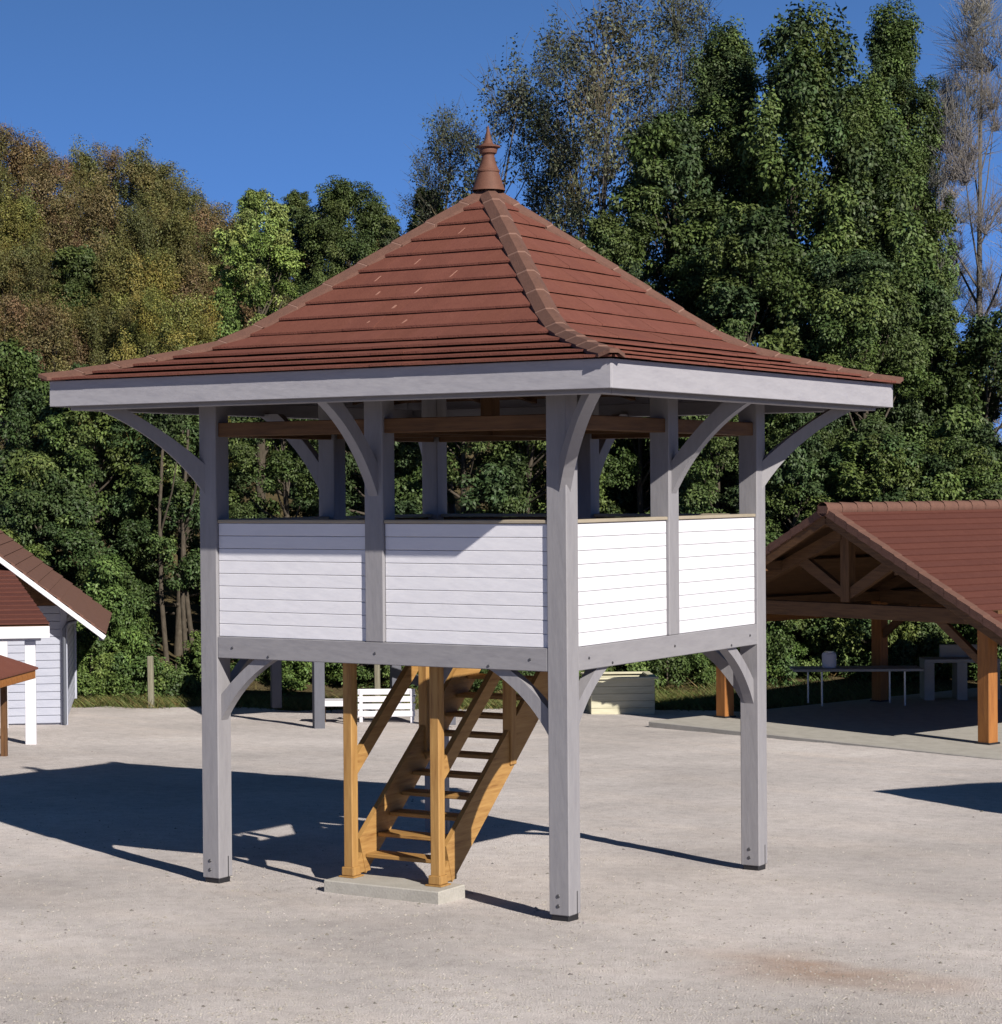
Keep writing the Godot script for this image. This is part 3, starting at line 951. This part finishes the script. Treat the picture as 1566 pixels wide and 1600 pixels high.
	for q in 4:
		var bs := Basis(Vector3.UP, q * PI / 2)
		bx("fascia", bs * Vector3(0, 1.40, e), Vector3(2 * e - .03, .15, .03), M.orange_x, wl, bs)
		var rb := MB.new()
		rb.slab([bs * Vector3(-e - .04, 1.49, e + .04), bs * Vector3(e + .04, 1.49, e + .04), bs * Vector3(0, 2.12, 0)], Vector3(0, -.03, 0))
		obj("roof_slope", rb, M.tile[q], wl)

# ------------------------------------------------------------------ small things behind the tower
func build_small_things():
	# low dark-posted shelter, its roof hidden behind the tower's white planks
	var A := Vector3(-14.15, 15.71, -0.55)
	var S := thing("dark_post_shelter", "small open shelter on dark grey posts standing behind the tower", "shelter", V(A.x, A.y, A.z), atan2(2.83, -3.1))
	for q in [[0, 0], [4.2, 0], [0, 2.4], [4.2, 2.4]]:
		bx("post", Vector3(q[0], 1.03, q[1]), Vector3(.19, 2.1, .19), M.slate_y, S)
	bx("eave_beam", Vector3(2.1, 2.16, 0), Vector3(4.5, .16, .16), M.slate_x, S)
	bx("eave_beam", Vector3(2.1, 2.16, 2.4), Vector3(4.5, .16, .16), M.slate_x, S)
	var rb := MB.new()
	rb.slab([Vector3(-.4, 2.26, -.4), Vector3(4.6, 2.26, -.4), Vector3(4.6, 2.75, 1.2), Vector3(-.4, 2.75, 1.2)], Vector3(0, -.06, 0))
	rb.slab([Vector3(-.4, 2.26, 2.8), Vector3(4.6, 2.26, 2.8), Vector3(4.6, 2.75, 1.2), Vector3(-.4, 2.75, 1.2)], Vector3(0, -.06, 0))
	obj("roof", rb, M.tile[0], S)
	bx("cross_rail", Vector3(2.1, 0.62, 2.3), Vector3(4.1, .2, .05), M.slate_x, S)
	# white slatted bench
	var p := ground_px(604, 1129)
	var B := thing("slatted_bench", "white slatted garden bench seen between the stair posts", "bench", V(p.x, p.y, p.z), atan2(0.52, 0.85))
	for k in 4: bx("back_slat", Vector3(0, 0.16 + k * 0.135, -.02 - k * .012), Vector3(1.06, .105, .025), M.white_x, B)
	for k in 3: bx("seat_slat", Vector3(0, .30, -.12 - k * .12), Vector3(1.06, .025, .1), M.white_x, B)
	for s in [-1, 1]:
		bx("leg", Vector3(s * .47, .30, .005 - .04), Vector3(.06, .62, .02), M.white_y, B)
		bx("leg", Vector3(s * .47, .14, -.42), Vector3(.06, .29, .06), M.white_y, B)
		bx("arm_rest", Vector3(s * .5, .46, -.25), Vector3(.06, .03, .46), M.white_z, B)
		bx("side_rail", Vector3(s * .47, .27, -.24), Vector3(.05, .05, .40), M.white_z, B)
	p = ground_px(524, 1130)
	var t := thing("low_white_table", "low white-topped table on dark legs beside the slatted bench", "table", V(p.x, p.y, p.z), 0.5)
	bx("table_top", Vector3(0, .38, 0), Vector3(.62, .1, .5), M.white_x, t)
	for sx in [-1, 1]:
		for sz in [-1, 1]: bx("leg", Vector3(sx * .24, .17, sz * .18), Vector3(.08, .34, .08), M.brown_y, t)
	# raised tub
	p = ground_px(970, 1123)
	var tub := thing("plank_tub", "pale plank raised tub half in shadow beside the timber shelter", "tub", V(p.x - .85, p.y + 1.5, p.z - .05), 0.62)
	for k in 5:
		for q in 4:
			var bs := Basis(Vector3.UP, q * PI / 2)
			bx("plank", bs * Vector3(0, .075 + k * .142, .62), Vector3(1.26 if q % 2 == 0 else 1.2, .138, .03), M.pale_x if q % 2 == 0 else M.pale_z, tub, bs)
	for q in 4:
		var bs2 := Basis(Vector3.UP, q * PI / 2)
		bx("rim", bs2 * Vector3(0, .735, .62), Vector3(1.40 if q % 2 == 0 else 1.12, .04, .14), M.pale_x, tub, bs2)
	bx("soil", Vector3(0, .5, 0), Vector3(1.2, .1, 1.2), M.forest_floor, tub)
	# weathered stakes along the wood's edge
	var stakes := [[236, 1105, 1025, "weathered grey stake at the gravel edge beside the leafy bush"], [590, 1102, 1030, "pale weathered stake behind the slatted bench"]]
	for s in stakes:
		p = ground_px(s[0], s[1])
		var top := at_px(s[0], s[2], ((p - CAM).dot(cam_axes()[2])))
		var st := thing("wooden_stake", s[3], "stake", V(p.x, p.y, p.z), 0.4, "stakes at the edge of the yard")
		var h := top.z - p.z
		var mb := MB.new()
		mb.box(Vector3(0, h * .5 - .05, 0), Vector3(.11, h + .1, .11), Basis(Vector3.BACK, 0.01), 0.015)
		obj("shaft", mb, M.weathered_y, st)

# ------------------------------------------------------------------ vegetation
var protos := {}
var tuft: Mesh

func leaf(mb: MB, at: Vector3, d: Vector3, n: Vector3, ln: float, wd: float):
	var s := d.cross(n).normalized() * wd * 0.5
	var tip := at + d * ln - n * ln * 0.15
	var mid := at + d * ln * 0.45
	mb.tri(at, mid + s, mid - s)
	mb.tri(tip, mid - s, mid + s)

# one leafy (or twiggy) bough of about that radius, lumpy, made of single leaves
func bough(rad: float, leaves: int, twigs: int, sd: int, tall: float, ln: float) -> Mesh:
	var r := RandomNumberGenerator.new()
	r.seed = sd
	var mb := MB.new(); mb.tinted = true
	var subs := []
	for i in 13:
		var d := Vector3(r.randfn(), r.randfn() * .8 + .1, r.randfn()).normalized()
		subs.append([Vector3(d.x, d.y * tall, d.z) * rad * r.randf_range(.35, .85), rad * r.randf_range(.24, .46), r.randf_range(.85, 1.18)])
	for i in leaves:
		var b = subs[r.randi() % 13]
		var d := Vector3(r.randfn(), r.randfn() + .25, r.randfn()).normalized()
		var p: Vector3 = b[0] + Vector3(d.x, d.y * (.75 if tall <= 1.0 else 1.3), d.z) * b[1] * pow(r.randf(), .38)
		var n := (d * .7 + Vector3.UP * .55 + Vector3(r.randfn(), r.randfn(), r.randfn()) * .45).normalized()
		var dir := (d + Vector3(r.randfn(), r.randfn() - .6, r.randfn()) * .8)
		dir = (dir - n * dir.dot(n)).normalized()
		var k: float = b[2] * r.randf_range(.72, 1.28)
		mb.tint = Color(k * r.randf_range(.93, 1.1), k, k * r.randf_range(.85, 1.1)) / 1.65
		leaf(mb, p, dir, n, ln * r.randf_range(.7, 1.25), ln * r.randf_range(.45, .68))
	for i in twigs:
		var b = subs[r.randi() % 13]
		var e: Vector3 = b[0] + Vector3(r.randfn(), absf(r.randfn()) + .4, r.randfn()) * b[1] * .9
		var st := Vector3(r.randfn() * .1, -rad * .7, r.randfn() * .1) * rad
		if i % 3 > 0: st = b[0] * r.randf_range(.5, 1.0) + Vector3(0, -.15 * rad, 0)
		var k := r.randf_range(.75, 1.25)
		mb.tint = Color(k, k, k) / 1.65 if leaves == 0 else Color(1.3 * k, 1.05 * k, 1.1 * k) / 1.65
		mb.tube([st, st.lerp(e, .55) + Vector3(r.randfn(), r.randfn(), r.randfn()) * .06 * rad, e], [.008, .006, .003], 3)
	return mb.mesh(M.leaf if leaves > 0 else M.twig)

func make_sprigs():
	for k in 2:
		protos["leaf0%d" % k] = bough(0.6, 1500, 0, 10 + k, 1.0, .095)
		protos["leaf1%d" % k] = bough(0.9, 3000, 0, 20 + k, 1.0, .098)
		protos["leaf2%d" % k] = bough(1.3, 5200, 0, 30 + k, 1.0, .105)
		protos["plume%d" % k] = bough(0.85, 3000, 0, 40 + k, 1.75, .10)
		protos["thin%d" % k] = bough(0.95, 520, 60, 50 + k, 1.2, .115)
		protos["loose%d" % k] = bough(1.0, 1500, 26, 60 + k, 1.15, .10)
		protos["twig%d" % k] = bough(1.0, 0, 210, 70 + k, 1.3, .1)
	var r := RandomNumberGenerator.new()
	r.seed = 99
	var g := MB.new(); g.tinted = true
	for i in 12:
		var q := Vector3(r.randfn(0, .08), 0, r.randfn(0, .08))
		var d := Vector3(r.randfn(0, .1), r.randf_range(.06, .2), r.randfn(0, .1))
		var s := Vector3(r.randfn(0, 1), 0, r.randfn(0, 1)).normalized() * .007
		var k := r.randf_range(.7, 1.25)
		g.tint = Color(k, k, k * .9) / 1.3
		g.tri(q - s, q + s, q + d)
	tuft = g.mesh(M.leaf)

# kinds: leaf colours (linear), bough, its size against the crown, how full the crown is
var kinds := {
	"dark": {"c": [Color(0.055, 0.086, 0.026), Color(0.074, 0.110, 0.034), Color(0.043, 0.072, 0.029)], "b": "leaf", "cr": .36, "full": 0.9},
	"plume": {"c": [Color(0.062, 0.096, 0.029), Color(0.079, 0.120, 0.036), Color(0.048, 0.079, 0.031)], "b": "plume", "cr": .30, "full": 0.95},
	"ivy": {"c": [Color(0.066, 0.103, 0.031), Color(0.090, 0.130, 0.038), Color(0.050, 0.084, 0.031)], "b": "leaf", "cr": .34, "full": 0.95},
	"olive": {"c": [Color(0.126, 0.126, 0.043), Color(0.144, 0.132, 0.050), Color(0.102, 0.110, 0.041)], "b": "loose", "cr": .40, "full": 1.0},
	"brown": {"c": [Color(0.156, 0.120, 0.060), Color(0.138, 0.120, 0.054), Color(0.180, 0.126, 0.072)], "b": "loose", "cr": .42, "full": 0.75},
	"dome": {"c": [Color(0.060, 0.089, 0.029), Color(0.074, 0.103, 0.032)], "b": "leaf", "cr": .36, "full": 1.0},
	"bright": {"c": [Color(0.168, 0.240, 0.066), Color(0.204, 0.264, 0.084), Color(0.132, 0.198, 0.054)], "b": "leaf", "cr": .34, "full": 0.8},
	"yellow": {"c": [Color(0.204, 0.186, 0.050), Color(0.156, 0.162, 0.046), Color(0.132, 0.150, 0.043)], "b": "loose", "cr": .40, "full": 0.95},
	"sparse": {"c": [Color(0.072, 0.089, 0.060), Color(0.060, 0.077, 0.050), Color(0.096, 0.108, 0.067)], "b": "thin", "cr": .36, "full": 0.52},
	"bare": {"c": [Color(.22, .212, .205), Color(.18, .172, .165), Color(.26, .25, .24)], "b": "twig", "cr": .42, "full": 0.6},
	"shrub": {"c": [Color(0.072, 0.120, 0.034), Color(0.096, 0.150, 0.043), Color(0.055, 0.096, 0.030)], "b": "leaf", "cr": .40, "full": 1.0}}

func tree(called: String, label: String, group: String, kind: String, u: float, vtop: float, wpx: float, depth: float, low: float, sd: int):
	var r := RandomNumberGenerator.new()
	r.seed = sd
	var K = kinds[kind]
	var tp := at_px(u, vtop, depth)
	var gz := terrain(tp.x, tp.y) - 0.08
	var H := tp.z - gz
	var R := wpx * 0.5 * depth / FOC
	var T := thing(called, label, "shrub" if kind == "shrub" else "tree", V(tp.x, tp.y, gz), 0.0, group)
	var xf := []; var cols := []
	var trunk := MB.new()
	var bend := Vector3(r.randfn(0, .03), 0, r.randfn(0, .03)) * H
	var tr: float = clampf(H * 0.016, 0.04, 0.3) * (0.5 if kind in ["bare", "sparse", "brown"] else 1.0)
	var tpts := []; var trad := []
	for i in 7:
		var f := i / 6.0
		tpts.append(Vector3(0, H * .9 * f - 0.1 * (1 - f), 0) + bend * sin(f * PI)); trad.append(tr * (1.02 - f) + 0.012)
	trunk.tube(tpts, trad, 8)
	var cr: float = clampf(R * K.cr, 0.45, 1.5)
	var key: String = K.b
	var proto_r := {"plume": 0.85, "thin": 0.95, "loose": 1.0, "twig": 1.0}
	var pr: float = proto_r.get(key, 1.0)
	if key == "leaf":
		var n := 0 if cr < 0.72 else 1 if cr < 1.08 else 2
		key += str(n)
		pr = [0.6, 0.9, 1.3][n]
	key += str(sd % 2)
	var hh := H * (1.0 - low) * 0.5
	var area := 4.0 * PI * pow((2.0 * pow(R * hh, 1.6) + pow(R, 3.2)) / 3.0, 0.625)
	var tall := 1.5 if kind == "plume" else 1.0
	var clumps := clampi(int(area * K.full / (PI * cr * cr * tall)), 10, 150)
	for i in clumps:
		var f := low + (1.0 - low) * pow((i + r.randf()) / clumps, 0.85)
		var g := (f - low) / (1.0 - low)
		var env: float = sin(PI * clampf(0.14 + 0.78 * pow(g, 0.9), 0, 1))
		if kind == "plume": env = clampf(1.15 * pow(1.0 - pow(g, 2.0), 0.7), .1, 1.0) * (0.82 + 0.18 * r.randf())
		if kind == "shrub" or kind == "ivy": env = clampf(sqrt(1.0 - pow(g, 2.4)), 0.12, 1)
		var ang := i * 2.399 + r.randfn(0, .5)
		var rr: float = max(0.0, R * env * (0.5 + 0.6 * sqrt(r.randf())) - cr * 0.3)
		var c := Vector3(cos(ang) * rr, H * f - cr * (0.2 + 0.65 * g) * tall, sin(ang) * rr)
		c.y = max(c.y, cr * .35)
		if i % 2 == 0:
			var hb := clampf(f * 0.72, 0.05, 0.88) * H
			var st := Vector3(0, hb, 0) + bend * sin(hb / H * PI)
			trunk.tube([st, st.lerp(c, .5) + Vector3(0, -.08 * (c - st).length(), 0), c], [tr * (1.05 - f) * .5 + .012, tr * .28 * (1.05 - f) + .01, .008], 5)
		var s: float = cr / pr * r.randf_range(.72, 1.25)
		var b := Basis(Vector3.UP, r.randf() * TAU) * Basis(Vector3(1, 0, .3).normalized(), r.randfn(0, .28))
		xf.append(Transform3D(b.scaled(Vector3(s, s * r.randf_range(.8, 1.2), s)), c))
		var col: Color = K.c[r.randi() % K.c.size()]
		var k := r.randf_range(.76, 1.25) * 1.42
		cols.append(Color(col.r * k * r.randf_range(.94, 1.08), col.g * k, col.b * k * r.randf_range(.9, 1.1)))
	obj("trunk", trunk, M.grey_bark if kind in ["sparse", "bare", "brown"] else M.bark, T)
	multi("crown", protos[key], xf, cols, T).set_meta("kind", "stuff")

func build_woods():
	var sd := 500
	var rows := [
		# called, label, group, kind, u, vtop, width px, depth, low, clumps
		["broadleaf_tree", "tall dark green tree whose pointed plumes stand highest behind the tower roof", "", "plume", 1265, -4, 400, 57, .10],
		["broadleaf_tree", "tall dark green tree with a narrow pointed top beside the thin-leaved trees", "", "plume", 1135, 22, 270, 59, .12],
		["broadleaf_tree", "dark green tree with a pointed crown next to the bare grey tree", "", "plume", 1395, -6, 230, 61, .12],
		["broadleaf_tree", "loose dark green tree filling the gap below the tallest plumes", "", "plume", 1350, 110, 270, 58, .10],
		["broadleaf_tree", "dense dark green tree above the roof's far right corner", "", "dark", 1335, 370, 270, 53, .06],
		["broadleaf_tree", "dense dark green tree directly behind the right slope of the tower roof", "", "dark", 1180, 300, 260, 54, .06],
		["broadleaf_tree", "dark tree just below the thin-leaved trees, behind the upper right hip", "", "dark", 1040, 165, 240, 57, .08],
		["broadleaf_tree", "dark bushy tree beside the upper right hip next to the finial's thin-leaved trees", "", "dark", 945, 320, 200, 55, .08],
		["thin_leaved_tree", "tallest see-through tree with fine grey-green leaves, next to the dark plumed tree", "", "sparse", 960, -20, 330, 62, .22],
		["thin_leaved_tree", "see-through tree with fine grey-green leaves directly behind the finial", "", "sparse", 810, 75, 290, 64, .22],
		["thin_leaved_tree", "thin-leaved tree with twigs rising beside the narrow pointed dark tree", "", "sparse", 1065, -30, 230, 64, .22],
		["thin_leaved_tree", "see-through tree between the finial and the tallest thin-leaved tree", "", "sparse", 880, 20, 230, 66, .22],
		["thin_leaved_tree", "small thin outlying tree whose few leaves fringe the blue sky left of the finial", "", "sparse", 705, 165, 180, 66, .3],
		["broadleaf_tree", "small mid-green tree peeping over the roof just left of the finial", "", "ivy", 668, 285, 120, 66, .1],
		["bare_tree", "leafless grey tree with upright twigs standing tallest beyond the shelter", "", "bare", 1535, -60, 250, 61, .15],
		["bare_tree", "slender leafless grey tree between the dark trees and the tall bare one", "", "bare", 1475, 100, 150, 63, .15],
		["broadleaf_tree", "dark tree with thin foliage below the slender bare tree", "", "dark", 1445, 400, 190, 55, .05],
		["broadleaf_tree", "dark tree with thin foliage below the tallest bare tree", "", "dark", 1545, 480, 230, 54, .05],
		["hedge_tree", "bushy mid-green tree behind the left end of the shelter's ridge", "", "ivy", 1235, 590, 190, 50.5, .03],
		["hedge_tree", "low bushy mid-green tree behind the middle of the shelter's ridge", "", "ivy", 1370, 640, 220, 50, .03],
		["hedge_tree", "bushy mid-green tree under the tallest bare tree, close behind the shelter", "", "ivy", 1500, 630, 230, 50.5, .03],
		# behind the tower
		["broadleaf_tree", "dark leafy tree seen between the tower's left post and middle post", "", "dark", 430, 540, 190, 51, .04],
		["broadleaf_tree", "dark leafy tree behind the middle post of the shaded white wall", "", "dark", 575, 520, 230, 53, .04],
		["broadleaf_tree", "dark leafy tree seen through the tower between middle post and front post", "", "dark", 725, 500, 230, 52, .04],
		["broadleaf_tree", "lighter leafy tree behind the tower's front corner post", "", "ivy", 860, 520, 210, 51.5, .04],
		["broadleaf_tree", "dark leafy tree seen above the sunlit white wall", "", "dark", 1000, 500, 230, 52.5, .04],
		["broadleaf_tree", "dark leafy tree behind the right-hand pair of tower posts", "", "dark", 1120, 540, 200, 51, .04],
		# left
		["ivy_tree", "broad leafy green tree standing directly behind the cabin roof", "", "ivy", 20, 520, 260, 54, .05],
		["ivy_tree", "broad leafy green tree beyond the lower end of the cabin's bargeboard", "", "ivy", 130, 560, 230, 52, .05],
		["ivy_tree", "leafy green tree beneath the tower's left eave", "", "ivy", 275, 600, 200, 51.5, .10],
		["ivy_tree", "leafy green tree with a low crown between the cabin and the shaded trunks", "", "ivy", 60, 700, 200, 50, .05],
		["bright_tree", "sunlit yellow-green tree standing out against the dark wooded slope", "", "bright", 402, 282, 155, 64, .25],
		["yellow_tree", "low yellowish autumn tree above the roof's left hip", "", "yellow", 290, 455, 170, 60, .2],
		["yellow_tree", "small olive-yellow tree left of the sunlit yellow-green tree", "", "yellow", 235, 440, 120, 63, .2],
		["dome_tree", "round-topped dark green tree on the skyline left of the roof", "", "dome", 545, 272, 170, 84, .1],
		["dome_tree", "smaller dark green tree on the skyline beside the sunlit one", "", "dome", 462, 292, 90, 86, .1],
		["slender_tree", "slender small dark tree at the dip of the wooded skyline", "", "dome", 612, 330, 70, 80, .1],
		]
	for q in rows:
		tree(q[0], q[1], q[2], q[3], q[4], q[5], q[6], q[7], q[8], sd)
		sd += 1
	# skyline of the wooded slope, then the trees lower down
	var sky_line := [[-30, 190, "olive"], [5, 183, "brown"], [45, 205, "brown"], [85, 225, "brown"], [130, 225, "olive"], [175, 216, "brown"], [215, 232, "olive"], [255, 245, "olive"], [290, 285, "olive"], [330, 305, "brown"], [370, 330, "olive"], [500, 320, "olive"], [590, 340, "olive"]]
	for q in sky_line:
		var lab: String = {"olive": "olive green autumn tree on the crest of the wooded slope", "brown": "brownish thinning autumn tree on the crest of the wooded slope"}[q[2]]
		tree("hillside_tree", lab, "trees on the crest of the slope", q[2], q[0], q[1], 135, 88 + sd % 3, .12, sd)
		sd += 1
	for k in 22:
		var row := k / 8
		var u := -30.0 + (k % 8) * 62.0 + row * 25.0
		var v := 300.0 + row * 75.0 + rng.randf_range(-18, 18) + maxf(0.0, u - 200.0) * 0.25
		var kd: String = ["olive", "olive", "brown", "dome", "olive", "yellow", "olive", "brown"][(k * 5 + row) % 8]
		var lab2: String = {"olive": "olive green tree partway up the wooded slope", "brown": "brownish thinning tree partway up the wooded slope", "dome": "dark green tree partway up the wooded slope", "yellow": "yellowish tree partway up the wooded slope"}[kd]
		tree("hillside_tree", lab2, "trees partway up the slope", kd, u, v, 150, 79.0 - row * 7.0, .1, sd)
		sd += 1
	# shrubs along the gravel's edge
	var shrubs := [[170, 850, 120, 48, "tall bright green bush beside the cabin wall", 90], [135, 960, 90, 46.5, "low bright green bush at the foot of the cabin's side wall", 50], [205, 980, 90, 47, "low green bush next to the weathered stake", 50], [275, 1030, 90, 47, "low dull green bush left of the tower's post", 44], [335, 950, 110, 49, "dark bush just behind the tower's left post", 50],
		[470, 960, 150, 49.5, "dark bush behind the small dark-posted shelter", 60], [600, 950, 160, 49.5, "dark bush behind the white slatted bench", 60], [740, 960, 150, 49, "dark bush behind the top of the wooden stairs", 60], [890, 960, 150, 49.5, "dark bush behind the pale plank tub", 60], [1040, 960, 150, 49.5, "dark bush behind the shelter's left post", 60], [1180, 900, 160, 50, "dark bush behind the tower's right post", 60],
		[1290, 880, 150, 50.5, "leafy bush behind the tables of the shelter", 60], [1400, 890, 150, 50.5, "leafy bush behind the counter of the shelter", 60], [1510, 900, 150, 50.5, "leafy bush behind the shelter's right post", 60]]
	for q in shrubs:
		tree("leafy_bush", q[4], "", "shrub", q[0], q[1], q[2], q[3], .02, sd)
		sd += 1
	# trunks in the dark gap left of the tower
	for q in [[262, 60], [292, 75], [306, 52]]:
		var b := at_px(q[0], 1085, 50.5)
		var gz := terrain(b.x, b.y) - .1
		var tr := thing("slender_tree", "thin leaning bare-stemmed tree in the dark gap beside the tower's left post", "tree", V(b.x, b.y, gz), 0.0, "trunks in the dark gap")
		var mb := MB.new()
		var lean := rng.randf_range(-.5, .1)
		mb.tube([Vector3.ZERO, Vector3(lean * .6, 1.7, .1), Vector3(lean * 1.4, 3.6, 0), Vector3(lean * 1.7, 5.4, -.2)], [.065, .055, .045, .03], 8)
		obj("trunk", mb, M.bark, tr)
		var kb := MB.new()
		kb.tube([Vector3(lean * 1.2, 3.1, 0), Vector3(lean * 1.2 + .5, 4.0, .2), Vector3(lean * 1.2 + .7, 4.9, .2)], [.03, .02, .012], 6)
		obj("limb", kb, M.bark, tr)
	# grass verge
	var xf := []; var cols := []
	for k in 9000:
		var l := rng.randf_range(-14, 13)
		var d := yard_edge(l) + rng.randf_range(-.35, 1.0) + absf(rng.randfn(0, 1.3))
		var x := CAM.x + d * cos(YAW) + l * sin(YAW)
		var y := CAM.y + d * sin(YAW) - l * cos(YAW)
		var s := rng.randf_range(.5, 1.25)
		xf.append(Transform3D(Basis(Vector3.UP, rng.randf() * TAU).scaled(Vector3(s * 1.6, s, s * 1.6)), V(x, y, terrain(x, y) - .03)))
		var q := rng.randf_range(.7, 1.3)
		var dry := rng.randf()
		cols.append(Color(lerpf(.10, .22, dry * dry) * q, .15 * q, lerpf(.04, .07, dry) * q))
	var gr := multi("grass", tuft, xf, cols, self)
	gr.set_meta("kind", "stuff")
	tag(gr, "strip of rough grass between the gravel and the trees", "grass")
